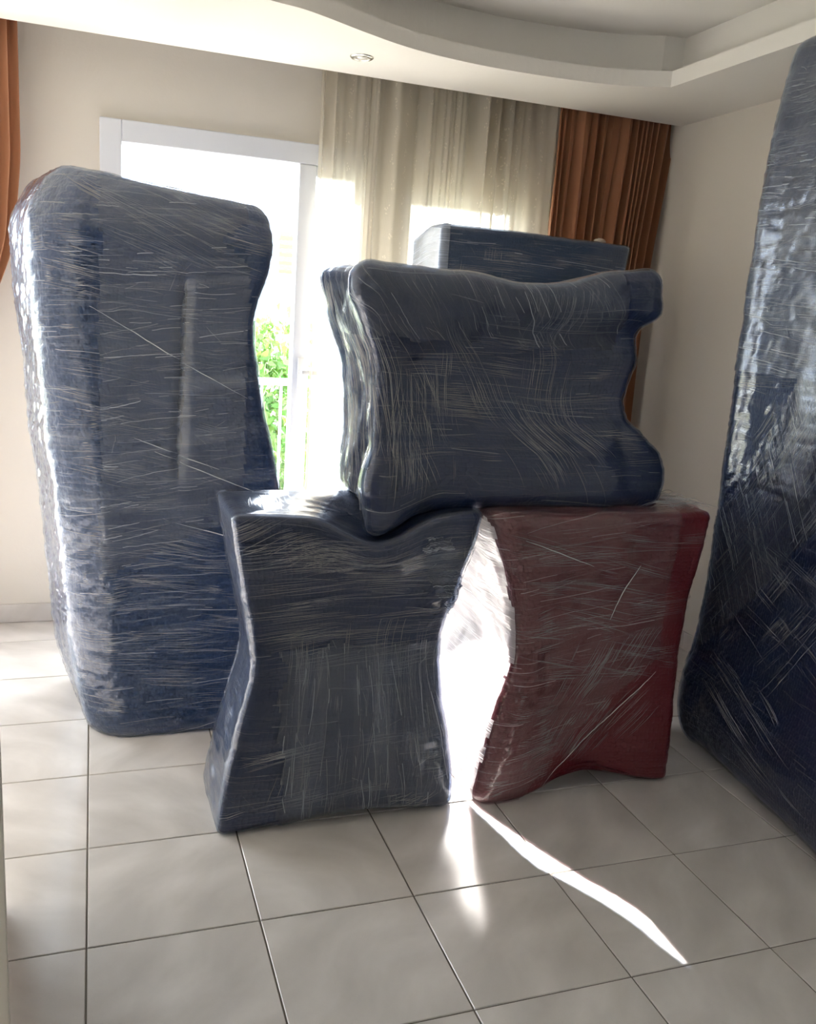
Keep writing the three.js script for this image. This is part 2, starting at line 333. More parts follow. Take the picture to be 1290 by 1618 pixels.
function gridNormals({ nu, nv, P }) {
  const o = new Float32Array(nu * nv * 3);
  for (let j = 0; j < nv; j++) for (let i = 0; i < nu; i++) {
    const i0 = i === 0 ? nu - 2 : i - 1, i1 = i === nu - 1 ? 1 : i + 1, j0 = Math.max(0, j - 1), j1 = Math.min(nv - 1, j + 1);
    const a = (j * nu + i1) * 3, b = (j * nu + i0) * 3, c = (j1 * nu + i) * 3, d = (j0 * nu + i) * 3;
    const ux = P[a] - P[b], uy = P[a + 1] - P[b + 1], uz = P[a + 2] - P[b + 2], vx = P[c] - P[d], vy = P[c + 1] - P[d + 1], vz = P[c + 2] - P[d + 2];
    let x = uy * vz - uz * vy, y = uz * vx - ux * vz, z = ux * vy - uy * vx; const l = Math.hypot(x, y, z) || 1; x /= l; y /= l; z /= l;
    o.set([x, y, z], (j * nu + i) * 3);
  }
  return o;
}
function gridGeometry(g, { off = 0, stride = 1, keep, disp, rot = 0, scale = 1 } = {}) {
  const I = [], J = []; for (let i = 0; i < g.nu - 1; i += stride) I.push(i); I.push(g.nu - 1); for (let j = 0; j < g.nv - 1; j += stride) J.push(j); J.push(g.nv - 1);
  const n = I.length, P = [], UV = [], NN = [], X = [], c = Math.cos(rot) * scale, s = Math.sin(rot) * scale;
  for (const j of J) for (const i of I) {
    const k = j * g.nu + i, u = g.UV[2 * k], v = g.UV[2 * k + 1], d = off + (disp ? disp(u, v, g.P[3 * k], g.P[3 * k + 1], g.P[3 * k + 2]) : 0);
    for (let q = 0; q < 3; q++) { P.push(g.P[3 * k + q] + g.N[3 * k + q] * d); NN.push(g.N[3 * k + q]); }
    UV.push(u * c - v * s, u * s + v * c);
  }
  for (let j = 0; j + 1 < J.length; j++) for (let i = 0; i + 1 < n; i++) {
    if (keep) { const k = J[j] * g.nu + I[i]; if (!keep(g.P[3 * k], g.P[3 * k + 1], g.P[3 * k + 2], g.UV[2 * k], g.UV[2 * k + 1])) continue; }
    const a = j * n + i, b = a + 1, d = a + n, e = d + 1; X.push(a, b, e, a, e, d);
  }
  const geo = new THREE.BufferGeometry(); geo.setAttribute('position', new THREE.Float32BufferAttribute(P, 3)); geo.setAttribute('uv', new THREE.Float32BufferAttribute(UV, 2)); geo.setIndex(X);
  if (disp) geo.computeVertexNormals(); else geo.setAttribute('normal', new THREE.Float32BufferAttribute(NN, 3));
  return geo;
}
// lookup on the side surface at metres (u, v)
function sampler(g) {
  const uA = g.us.map((q) => q[2]), vA = g.rings.map((q) => q[3]);
  const find = (A, x) => { let lo = 0, hi = A.length - 1; while (hi - lo > 1) { const m = (lo + hi) >> 1; if (A[m] <= x) lo = m; else hi = m; } return [lo, clamp((x - A[lo]) / (A[hi] - A[lo] || 1), 0, 1)]; };
  return (u, v) => {
    const [i, a] = find(uA, u), [j, b] = find(vA, v), o = [];
    for (const A of [g.P, g.N]) for (let c = 0; c < 3; c++) { const q = (ii, jj) => A[(jj * g.nu + ii) * 3 + c]; o.push(lerp(lerp(q(i, j), q(i + 1, j), a), lerp(q(i, j + 1), q(i + 1, j + 1), a), b)); }
    return o;
  };
}
// three-sided tapered tube through points with their normals
function strand(pts, r, out) {
  const base = out.P.length / 3, n = pts.length;
  for (let k = 0; k < n; k++) {
    const a = pts[Math.max(0, k - 1)], b = pts[Math.min(n - 1, k + 1)], p = pts[k];
    let t = [b[0] - a[0], b[1] - a[1], b[2] - a[2]]; const L = Math.hypot(...t) || 1; t = t.map((q) => q / L);
    const N0 = [p[3], p[4], p[5]], B = [t[1] * N0[2] - t[2] * N0[1], t[2] * N0[0] - t[0] * N0[2], t[0] * N0[1] - t[1] * N0[0]];
    const w = r * Math.sqrt(Math.max(0.02, Math.sin(Math.PI * clamp(k / (n - 1), 0.02, 0.98))));
    for (const A of [0.5, 2.6, 4.7]) { const c = Math.cos(A - 0.5) * w, s = Math.sin(A - 0.5) * w; const d = [0, 1, 2].map((q) => N0[q] * c + B[q] * s); out.P.push(p[0] + d[0], p[1] + d[1], p[2] + d[2]); out.N.push(d[0] / w, d[1] / w, d[2] / w); }
    if (k) for (let q = 0; q < 3; q++) { const e = base + (k - 1) * 3 + q, f = base + (k - 1) * 3 + (q + 1) % 3; out.X.push(e, f, f + 3, e, f + 3, e + 3); }
  }
}
function strandGeo(out) { const g = new THREE.BufferGeometry(); g.setAttribute('position', new THREE.Float32BufferAttribute(out.P, 3)); g.setAttribute('normal', new THREE.Float32BufferAttribute(out.N, 3)); g.setIndex(out.X); return g; }
const newOut = () => ({ P: [], N: [], X: [] });
// scattered gathers of film in a (u, v) window
function gathers(S, out, n, [u0, u1], [v0, v1], ang, spread, [l0, l1], r, lift = 0.006) {
  let k = 0;
  while (k < n) {
    const a0 = ang + rr(-spread, spread), L0 = l0 + (l1 - l0) * rnd(), uc = rr(u0, u1), vc = rr(v0, v1), m = 1 + Math.floor(rnd() * 11), gap = rr(0.003, 0.009), bend0 = rr(-0.05, 0.05) * L0;
    for (let q = 0; q < m && k < n; q++, k++) {
      const a = a0 + rr(-0.03, 0.03), L = L0 * rr(0.35, 1), off = (q - m / 2) * gap + rr(-0.002, 0.002), u = uc - Math.sin(a) * off + rr(-0.2, 0.2) * L, v = vc + Math.cos(a) * off, cnt = Math.max(4, Math.round(L / 0.022)), pts = [], h = lift + rr(0, 0.0015);
      for (let i = 0; i <= cnt; i++) {
        const t = i / cnt - 0.5, w = bend0 * (t * t - 0.25), uu = u + Math.cos(a) * L * t - Math.sin(a) * w, vv = v + Math.sin(a) * L * t + Math.cos(a) * w;
        const p = S(uu, clamp(vv, v0 - 0.05, v1 + 0.05)); pts.push([p[0] + p[3] * h, p[1] + p[4] * h, p[2] + p[5] * h, p[3], p[4], p[5]]);
      }
      strand(pts, r * rr(0.35, 1.0), out);
    }
  }
}
// straight pulled rope of film between two points held out along their normals
function ropePts(S, [u0, v0], [u1, v1], lift = 0.006, n = 40) {
  const pts = []; for (let i = 0; i <= n; i++) { const t = i / n, p = S(lerp(u0, u1, t), lerp(v0, v1, t)); pts.push([p[0] + p[3] * lift, p[1] + p[4] * lift, p[2] + p[5] * lift, p[3], p[4], p[5]]); } return pts;
}
// crumple: broad dents plus fine tension ridges running round the parcel
const crumple = (s, dent = 0.006, ridge = 0.0016, slope = 0.05) => (u, v, x, y, z) => dent * N(x * 7 + s, y * 7, z * 7 + s) + 0.4 * dent * N(x * 19, y * 19 + s, z * 19) + ridge * (1 - 2 * Math.abs(N(u * 2.2 + s, (v - u * slope) * 42, s))) ;
const filmRidge = (s, a = 0.0022, slope = 0.05, f = 55) => (u, v) => a * Math.pow(1 - Math.abs(N(u * 2.6 + s, (v - u * slope) * f, s * 2)), 3) + a * 0.8 * N(u * 9, v * 14, s);
const stuff = (m) => { m.userData.kind = 'stuff'; return m; };

const navy = rgb(0.006, 0.021, 0.078), midBlue = rgb(0.014, 0.050, 0.13), wine = rgb(0.12, 0.009, 0.018);
const navyFoam = foam(navy), blueFoam = foam(midBlue, { bump: 0.004 }), wineFoam = foam(wine);

// ---- tall sofa standing on end at the left
{
  const t = thing('wrapped_sofa', 'tall sofa standing on end, in blue foam and clear film, before the balcony door', 'wrapped sofa', [0.2, 0, -0.5]);
  const X = (x) => x - 0.2, Z = (z) => z + 0.5;
  const keys = [[0, 0.015, 0.60, -0.80, -0.225], [0.08, -0.005, 0.61, -0.82, -0.235], [0.2, -0.025, 0.62, -0.82, -0.255], [0.47, -0.04, 0.65, -0.84, -0.27], [0.83, -0.065, 0.635, -0.84, -0.285], [1.0, -0.085, 0.60, -0.84, -0.295], [1.22, -0.10, 0.556, -0.84, -0.30], [1.43, -0.12, 0.53, -0.84, -0.305], [1.63, -0.13, 0.575, -0.84, -0.295], [1.74, -0.125, 0.585, -0.84, -0.29], [1.84, -0.09, 0.58, -0.82, -0.30]].map(([y, a, b, c, d]) => [y, X(a), X(b), Z(c), Z(d)]);
  const ridge1 = filmRidge(1.1, 0.002, -0.1), slot = (x, y, z) => 0.028 * sstep(0.05, 0.15, z) * gauss(x - 0.10 - 0.03 * (y - 1.2), 0.02) * sstep(0.75, 1.0, y) * sstep(1.62, 1.45, y);
  const base = crumple(2.3, 0.005, 0.0016, -0.12);
  const g = wrapGrid({
    keys, rad: [0.09, 0.14, 0.04, 0.06], rb: 0.022, rt: 0.05, step: 0.006, dens: [0.2, 0.8, 1, 0.7],
    warp: (p, v) => { p[1] -= 0.055 * sstep(-0.3, 0.4, p[0]) * v * v; p[2] -= 0.10 * sstep(0.90, 1, v) * sstep(0.0, 0.2, p[2]); p[0] += 0.04 * sstep(0.9, 1, v) * sstep(-0.15, -0.3, p[0]); p[0] -= 0.108 * sstep(0.0, -0.28, p[0]) * clamp((0.22 - p[2]) / 0.5, 0, 1); },
    disp: (u, v, x, y, z) => {
      const f = sstep(0.05, 0.15, z), c = f * gauss(x + 0.02, 0.2) * sstep(0.2, 0.7, y) * sstep(1.72, 1.45, y);
      return base(u, v, x, y, z) - 0.03 * c - slot(x, y, z) + 0.004 * N(x * 60, y * 60, z * 60) * sstep(0.12, -0.15, x);
    },
  });
  part('padding', gridGeometry(g), blueFoam, t);
  part('stretch_film', gridGeometry(g, { off: 0.006, stride: 2, disp: (u, v, x, y, z) => ridge1(u, v) + 0.8 * slot(x, y, z), rot: -0.1 }), film(filmTex[0], 0.9), t, 'clear stretch film');
  const tri = (x, y) => x > 0.19 && y < 1.64 + (x - 0.19) * 0.62 && y > 1.66 - (x - 0.19) * 0.75;
  part('film_or_glare_band', gridGeometry(g, { off: 0.009, stride: 2, disp: (u, v, x, y, z) => ridge1(u + 3, v) + 0.7 * slot(x, y, z), rot: -0.2, keep: (x, y, z) => z > 0.1 && y > 0.62 + 0.5 * x && x > -0.16 + 0.03 * N(y * 9, 2) && x < 0.3 && !tri(x, y) }), film(filmTex[0], 1, { rough: 0.2, haze: 0.05 }), t, 'extra turns of film over the front');
  const S = sampler(g), out = newOut(), uF = g.us.findIndex((q) => q[0] === 'f'), u0 = g.us[uF][2], uL = g.us[g.us.findIndex((q) => q[0] === 'aFL')][2];
  srand(33);
  gathers(S, out, 300, [u0 - 0.06, u0 + 0.35], [0.5, 1.65], -0.12, 0.12, [0.05, 0.3], 0.0013);
  gathers(S, out, 160, [u0 - 0.05, u0 + 0.5], [0.1, 0.6], -0.05, 0.1, [0.06, 0.35], 0.0012);
  gathers(S, out, 110, [u0 + 0.0, u0 + 0.5], [1.6, 1.85], -0.25, 0.12, [0.1, 0.4], 0.0013);
  gathers(S, out, 200, [uL, u0], [0.1, 1.75], 0.05, 0.2, [0.02, 0.1], 0.0016);
  stuff(part('film_crease', strandGeo(out), strandMat, t));
  for (const [a, b] of [[[u0 + 0.0, 1.43], [u0 + 0.50, 1.18]], [[u0 + 0.1, 1.02], [u0 + 0.36, 0.93]], [[u0 + 0.16, 0.98], [u0 + 0.5, 0.84]], [[u0 + 0.2, 0.74], [u0 + 0.5, 0.66]]]) { const o = newOut(); strand(ropePts(S, a, b, 0.009), 0.0022, o); part('film_rope', strandGeo(o), ropeMat, t); }
}
// ---- upright blue armchair, lower left of the stack
{
  const t = thing('wrapped_armchair', 'dark blue wrapped armchair with a pinched waist, standing at the lower left of the stack', 'wrapped armchair', [0.71, 0, 0.26]);
  const X = (x) => x - 0.71, Z = (z) => z - 0.26;
  const keys = [[0, 0.345, 1.058, 0.08, 0.425], [0.1, 0.358, 1.055, 0.085, 0.42], [0.27, 0.395, 1.03, 0.10, 0.40], [0.42, 0.432, 1.005, 0.105, 0.385], [0.5, 0.442, 1.0, 0.11, 0.38], [0.56, 0.435, 1.005, 0.11, 0.38], [0.7, 0.405, 1.045, 0.10, 0.39], [0.82, 0.383, 1.072, 0.095, 0.41], [0.925, 0.366, 1.09, 0.09, 0.42]].map(([y, a, b, c, d]) => [y, X(a), X(b), Z(c), Z(d)]);
  const base = crumple(5.1, 0.006, 0.0016, 0.04);
  const g = wrapGrid({
    keys, rad: [0.03, 0.02, 0.05, 0.04], rb: 0.02, rt: 0.018, step: 0.0048, lin: 0.5, dens: [0.2, 0.9, 1, 0.6],
    warp: (p, v) => {
      const m = gauss(p[0] - 0.02, 0.2);
      { const k = sstep(0.1, 0.36, p[0]) * sstep(0.1, -0.17, p[2]); p[2] -= 0.15 * k; p[0] += 0.022 * k * sstep(0.3, 0.55, v) * sstep(0.97, 0.85, v); }  // unseen back right corner swollen to narrow the sun stripe on the floor
      p[1] -= 0.078 * gauss(p[0] - 0.06, 0.13) * sstep(0.75, 1, v) * sstep(-0.12, 0.1, p[2]);         // sagging top front edge
      p[1] += 0.035 * gauss(p[0] - 0.04, 0.22) * sstep(0.15, 0, v) * sstep(0.05, 0.15, p[2]);            // film rises over the feet
      void m;
    },
    disp: (u, v, x, y, z) => {
      const f = sstep(0.08, 0.12, z);
      return base(u, v, x, y, z) - f * (0.035 * gauss(x, 0.24) * gauss(y - 0.62, 0.2) + 0.03 * gauss(x - 0.27, 0.07) * gauss(y - 0.42, 0.14) - 0.02 * gauss(x, 0.25) * gauss(y - 0.3, 0.15));
    },
  });
  part('padding', gridGeometry(g), navyFoam, t);
  part('stretch_film', gridGeometry(g, { off: 0.005, stride: 2, disp: filmRidge(4.2, 0.0022, 0.05) }), film(filmTex[0], 0.7), t, 'clear stretch film');
  part('film_or_glare_band', gridGeometry(g, { off: 0.008, stride: 2, disp: filmRidge(14.2, 0.0016, 0.05), rot: 1.5, keep: (x, y, z) => z > 0.02 && y < 0.52 + 0.04 * N(x * 14, 3) && x > -0.2 + 0.05 * N(y * 12, 5) }), film(filmTex[0], 1, { rough: 0.24, haze: 0.07 }), t, 'milky layer painting reflected haze on the lower half');  // milky layer: reflected floor haze painted into the film
  const S = sampler(g), out = newOut(), u0 = g.us[g.us.findIndex((q) => q[0] === 'f')][2];
  srand(55);
  gathers(S, out, 260, [u0 + 0.02, u0 + 0.55], [0.45, 0.85], 0.06, 0.06, [0.06, 0.4], 0.001);
  gathers(S, out, 160, [u0 + 0.1, u0 + 0.5], [0.1, 0.55], 1.5, 0.12, [0.06, 0.4], 0.001);
  gathers(S, out, 130, [u0, u0 + 0.6], [0.05, 0.3], 0.15, 0.15, [0.04, 0.2], 0.001);
  gathers(S, out, 130, [u0, u0 + 0.25], [0.78, 0.9], 0.4, 0.2, [0.05, 0.2], 0.0012);
  stuff(part('film_crease', strandGeo(out), strandMat, t));
  const c2 = (y) => lerp(0.345, 0.235, sstep(0.52, 0.86, y)) , inBunch = (x, y, z) => z > 0.05 && y > 0.5 && y < 0.86 && Math.abs(x - c2(y)) < 0.012 + 0.035 * sstep(0.52, 0.75, y) * (1 + 0.6 * N(x * 30, y * 30));
  part('bunched_film', gridGeometry(g, { off: 0.009, stride: 1, keep: inBunch, disp: (u, v, x, y) => 0.009 * (1 - 2 * Math.abs(N((x - c2(y)) * 120, y * 9, 3))) + 0.004 * N(x * 120, y * 60, 8) }), film(filmTex[1], 2.2, { rough: 0.18 }), t, 'crumpled loose end of the film');
  const o2 = newOut();
  for (let k = 0; k < 110; k++) { const y = rr(0.52, 0.86), c = u0 + c2(y) + 0.32; gathers(S, o2, 1, [c - 0.03, c + 0.03], [y - 0.02, y + 0.02], -1.25, 0.35, [0.04, 0.12], 0.001, 0.012); }
  for (let k = 0; k < 50; k++) gathers(S, o2, 1, [u0 + 0.36, u0 + 0.46], [0.03, 0.07], 0.5, 0.5, [0.02, 0.07], 0.001, 0.008);
  stuff(part('loose_strands', strandGeo(o2), strandMat, t));
}
// ---- wine red armchair, lower right of the stack
{
  const t = thing('wrapped_armchair', 'wine red wrapped armchair standing at the lower right of the stack', 'wrapped armchair', [1.48, 0, 0.26]);
  const X = (x) => x - 1.48, Z = (z) => z - 0.26;
  const keys = [[0, 1.135, 1.842, -0.2, 0.44], [0.12, 1.15, 1.84, -0.2, 0.44], [0.3, 1.20, 1.835, -0.2, 0.43], [0.45, 1.24, 1.83, -0.2, 0.425], [0.6, 1.22, 1.835, -0.2, 0.425], [0.76, 1.17, 1.85, -0.2, 0.435], [0.86, 1.13, 1.86, -0.2, 0.44], [0.925, 1.105, 1.865, -0.2, 0.44]].map(([y, a, b, c, d]) => [y, X(a), X(b), Z(c), Z(d)]);
  const base = crumple(8.8, 0.006, 0.0014, -0.1);
  const g = wrapGrid({
    keys, rad: [0.04, 0.05, 0.035, 0.04], rb: 0.022, rt: 0.02, step: 0.0048, dens: [0.2, 1, 1, 0.5],
    warp: (p, v) => { p[1] += 0.03 * gauss(p[0] - 0.04, 0.14) * sstep(0.14, 0, v) * sstep(-0.05, 0.1, p[2]); },
    disp: (u, v, x, y, z) => {
      const f = sstep(0.07, 0.13, z), leg = gauss(x + 0.22, 0.10);
      return base(u, v, x, y, z) - f * (0.05 * gauss(x - 0.05, 0.2) * sstep(0.55, 0.1, y) + 0.02 * gauss(x, 0.25) * gauss(y - 0.65, 0.2)) + f * 0.02 * leg * gauss(y - 0.25, 0.25);
    },
  });
  part('padding', gridGeometry(g), wineFoam, t);
  part('stretch_film', gridGeometry(g, { off: 0.005, stride: 2, disp: filmRidge(6.6, 0.002, -0.15), rot: -0.2, keep: (x, y, z) => !(z > 0.1 && (x > 0.25 || (y < 0.45 && y < 0.02 + (x + 0.2) * 0.95))) }), film(filmTex[0], 0.9, { color: rgb(0.78, 0.62, 0.66), haze: 0.05 }), t, 'clear stretch film');
  part('film_or_glare_band', gridGeometry(g, { off: 0.009, stride: 2, disp: filmRidge(16.2, 0.002, 0.02), keep: (x, y, z, u) => u > g.us[g.us.findIndex((q) => q[0] === 'aBL')][2] && u < g.us[g.us.findIndex((q) => q[0] === 'aFL')][2] + 0.012 + 0.02 * N(y * 12, 4.4) && y < 0.9 }), film(filmTex[1], 1, { rough: 0.34, haze: 0.5, bump: 0.003, color: rgb(0.84, 0.78, 0.82) }), t, 'whitened layer painting sun glare on the left side');  // whitened layer: sun glare on this side painted into the colour
  const S = sampler(g), out = newOut(), u0 = g.us[g.us.findIndex((q) => q[0] === 'f')][2];
  srand(77);
  gathers(S, out, 220, [u0, u0 + 0.5], [0.4, 0.88], -0.12, 0.25, [0.06, 0.35], 0.0009);
  gathers(S, out, 150, [u0 + 0.1, u0 + 0.4], [0.15, 0.5], 1.1, 0.15, [0.05, 0.2], 0.0009);
  gathers(S, out, 150, [u0 - 0.02, u0 + 0.14], [0.04, 0.6], 0.1, 0.3, [0.02, 0.1], 0.001);
  stuff(part('film_crease', strandGeo(out), strandMat, t));
  const w = newOut();
  for (let k = 0; k < 70; k++) { const x = rr(0.2, 0.36), z = rr(-0.05, 0.16), a = rr(-0.5, 0.5), L = rr(0.06, 0.16), h = rr(0.004, 0.022), pts = []; for (let i = 0; i <= 8; i++) { const q = i / 8 - 0.5; pts.push([x + Math.cos(a) * L * q, 0.932 + h * (1 - 4 * q * q), z + Math.sin(a) * L * q, 0, 1, 0]); } strand(pts, 0.0011, w); }
  stuff(part('loose_strands', strandGeo(w), strandMat, t, 'loose film wisps standing on the top'));
  for (const [a, b] of [[[u0 + 0.14, 0.03], [u0 + 0.44, 0.40]], [[u0 + 0.26, 0.58], [u0 + 0.34, 0.76]], [[u0 + 0.02, 0.85], [u0 + 0.2, 0.76]]]) { const o = newOut(); strand(ropePts(S, a, b, 0.008), 0.0018, o); part('film_rope', strandGeo(o), ropeMat, t); }
}
// ---- armchair lying on top of the two
{
  const t = thing('wrapped_armchair', 'large navy wrapped armchair lying across the tops of the blue and the red armchair', 'wrapped armchair', [1.18, 0.9, 0.16]);
  const X = (x) => x - 1.18, Z = (z) => z - 0.16, Y = (y) => y - 0.9;
  const keys = [[0.928, 0.765, 1.702, -0.05, 0.33], [0.96, 0.765, 1.708, -0.06, 0.345], [1.03, 0.768, 1.712, -0.06, 0.34], [1.085, 0.772, 1.706, -0.06, 0.33], [1.135, 0.774, 1.652, -0.06, 0.322], [1.185, 0.776, 1.594, -0.06, 0.316], [1.243, 0.776, 1.577, -0.06, 0.312], [1.31, 0.772, 1.592, -0.065, 0.31], [1.36, 0.758, 1.606, -0.07, 0.31], [1.42, 0.735, 1.586, -0.07, 0.316], [1.45, 0.728, 1.592, -0.07, 0.322], [1.49, 0.722, 1.628, -0.07, 0.327], [1.587, 0.702, 1.645, -0.07, 0.33]].map(([y, a, b, c, d]) => [Y(y), X(a), X(b), Z(c), Z(d)]);
  const base = crumple(3.9, 0.008, 0.0016, -0.02);
  const g = wrapGrid({
    keys, rad: [0.04, 0.022, 0.02, 0.05], rb: 0.018, rt: 0.04, lin: 0.75, step: 0.0052, dens: [0.2, 1, 1, 0.5],
    warp: (p, v) => {
      p[1] += (0.055 * sstep(0.1, 0.42, p[0]) - 0.018 * gauss(p[0] - 0.02, 0.22) - 0.05 * sstep(0.1, -0.2, p[2]) * sstep(-0.3, 0.1, p[0])) * v * v;                       // sag, horn at the right
      const q = sstep(-0.2, -0.4, p[0]) * sstep(0.03, 0.16, p[2]) * sstep(0.4, 0.0, v); p[1] -= 0.07 * q; p[2] += 0.05 * q; p[0] -= 0.012 * q;   // corner hanging over the front of the blue chair
      p[0] -= 0.025 * sstep(0.1, -0.2, p[2]) * sstep(0.25, 0.95, v) * sstep(-0.1, -0.4, p[0]);                    // back left corner stands out at the top
    },
    disp: (u, v, x, y, z) => {
      const f = sstep(0.08, 0.14, z);
      return base(u, v, x, y, z) - f * (0.05 * gauss(x - 0.03, 0.27) * gauss(y - 0.42, 0.2) - 0.02 * gauss(y - 0.1, 0.08) - 0.025 * gauss(y - 0.63, 0.06)) - f * 0.02 * gauss(x + 0.28, 0.06) * gauss(y - 0.44, 0.07);
    },
  });
  part('padding', gridGeometry(g), navyFoam, t);
  part('stretch_film', gridGeometry(g, { off: 0.005, stride: 2, disp: filmRidge(9.2, 0.0022, 0.02) }), film(filmTex[0], 0.7), t, 'clear stretch film');
  part('film_or_glare_band', gridGeometry(g, { off: 0.008, stride: 2, disp: filmRidge(19.2, 0.0016, 0.02), rot: 0.9, keep: (x, y, z) => z > -0.1 && y > 0.5 + 0.03 * N(x * 9, 3) && x < 0.33 }), film(filmTex[0], 0.9, { rough: 0.22, haze: 0.04 }), t, 'milky layer painting the ceiling reflection on the top roll');  // milky layer: ceiling reflection on the roll painted as haze
  part('film_sheet', sheet(30, 24, (u, v) => { const y = lerp(0.12, 0.58, v); return [0.485 - 0.02 * v - 0.02 * Math.sin(v * 3.14) + 0.004 * N(v * 5, u * 3), y, lerp(0.0, -0.2, u) + 0.004 * N(u * 20, v * 2), y, u * 0.22]; }), film(filmTex[1], 1.2, { haze: 0.04 }), t, 'clear film stretched across the open right end');
  const S = sampler(g), out = newOut(), u0 = g.us[g.us.findIndex((q) => q[0] === 'f')][2], ul = g.us[g.us.findIndex((q) => q[0] === 'l')][2];
  srand(99);
  gathers(S, out, 170, [u0 + 0.05, u0 + 0.8], [0.15, 0.6], -0.05, 0.1, [0.06, 0.4], 0.0009);
  gathers(S, out, 150, [u0 + 0.1, u0 + 0.6], [0.08, 0.62], -1.15, 0.12, [0.05, 0.3], 0.0009);
  gathers(S, out, 90, [u0 + 0.0, u0 + 0.2], [0.1, 0.45], 1.5, 0.1, [0.08, 0.3], 0.0011);
  gathers(S, out, 60, [u0 + 0.45, u0 + 0.6], [0.3, 0.7], 1.55, 0.06, [0.1, 0.4], 0.0009);
  gathers(S, out, 220, [ul, u0], [0.05, 0.62], 1.75, 0.12, [0.1, 0.5], 0.0014);
  stuff(part('film_crease', strandGeo(out), strandMat, t));
}
// ---- box shaped parcel behind
{
  const t = thing('wrapped_cabinet', 'tall box shaped parcel in steel blue wrap, between the stack and the curtains', 'wrapped cabinet', [1.79, 0, -0.95]);
  const keys = [[0, -0.44, 0.43, -0.18, 0.17], [0.9, -0.44, 0.42, -0.18, 0.165], [1.7, -0.44, 0.42, -0.18, 0.17], [1.825, -0.44, 0.43, -0.18, 0.17]];
  const base = crumple(6.1, 0.003, 0.001, 0.0);
  const g = wrapGrid({ keys, rad: [0.02, 0.018, 0.03, 0.03], rb: 0.02, rt: 0.018, step: 0.006, dens: [0.2, 1, 1, 0.4], warp: (p, v) => { p[1] -= (0.04 * sstep(0.05, -0.18, p[2]) + 0.012 * sstep(-0.2, 0.4, p[0])) * v * v; }, disp: base });
  part('padding', gridGeometry(g), foam(rgb(0.035, 0.075, 0.13), { bump: 0.002 }), t);
  part('stretch_film', gridGeometry(g, { off: 0.005, stride: 2, disp: filmRidge(2.9, 0.0015, 0.0) }), film(filmTex[1], 1.1), t, 'clear stretch film');
  part('film_or_glare_band', gridGeometry(g, { off: 0.008, stride: 2, disp: filmRidge(22.2, 0.0018, 0.02), keep: (x, y) => x < -0.425 }), film(filmTex[1], 1.4, { rough: 0.28, haze: 0.22 }), t, 'whitened layer painting sun glare on the left side');  // hazy layer: daylight on the left face painted in as white
  const S = sampler(g), out = newOut(), u0 = g.us[g.us.findIndex((q) => q[0] === 'f')][2];
  srand(111);
  gathers(S, out, 200, [u0 + 0.05, u0 + 0.8], [1.3, 1.78], -0.01, 0.02, [0.1, 0.5], 0.0009);
  gathers(S, out, 40, [u0 + 0.02, u0 + 0.5], [1.4, 1.78], 1.56, 0.04, [0.04, 0.2], 0.0009);
  stuff(part('film_crease', strandGeo(out), strandMat, t));
  const q = new THREE.IcosahedronGeometry(0.02, 2), p = q.attributes.position; for (let i = 0; i < p.count; i++) { const k = 1 + 0.35 * N(p.getX(i) * 90, p.getY(i) * 90, p.getZ(i) * 90); p.setXYZ(i, p.getX(i) * k * 1.3, p.getY(i) * k * 0.6, p.getZ(i) * k); } q.computeVertexNormals(); q.translate(0.34, 1.835, 0.05);
  part('tape_scrap', q, new THREE.MeshStandardMaterial({ color: rgb(0.6, 0.52, 0.42), roughness: 0.5 }), t, 'crumpled beige tape end');
}
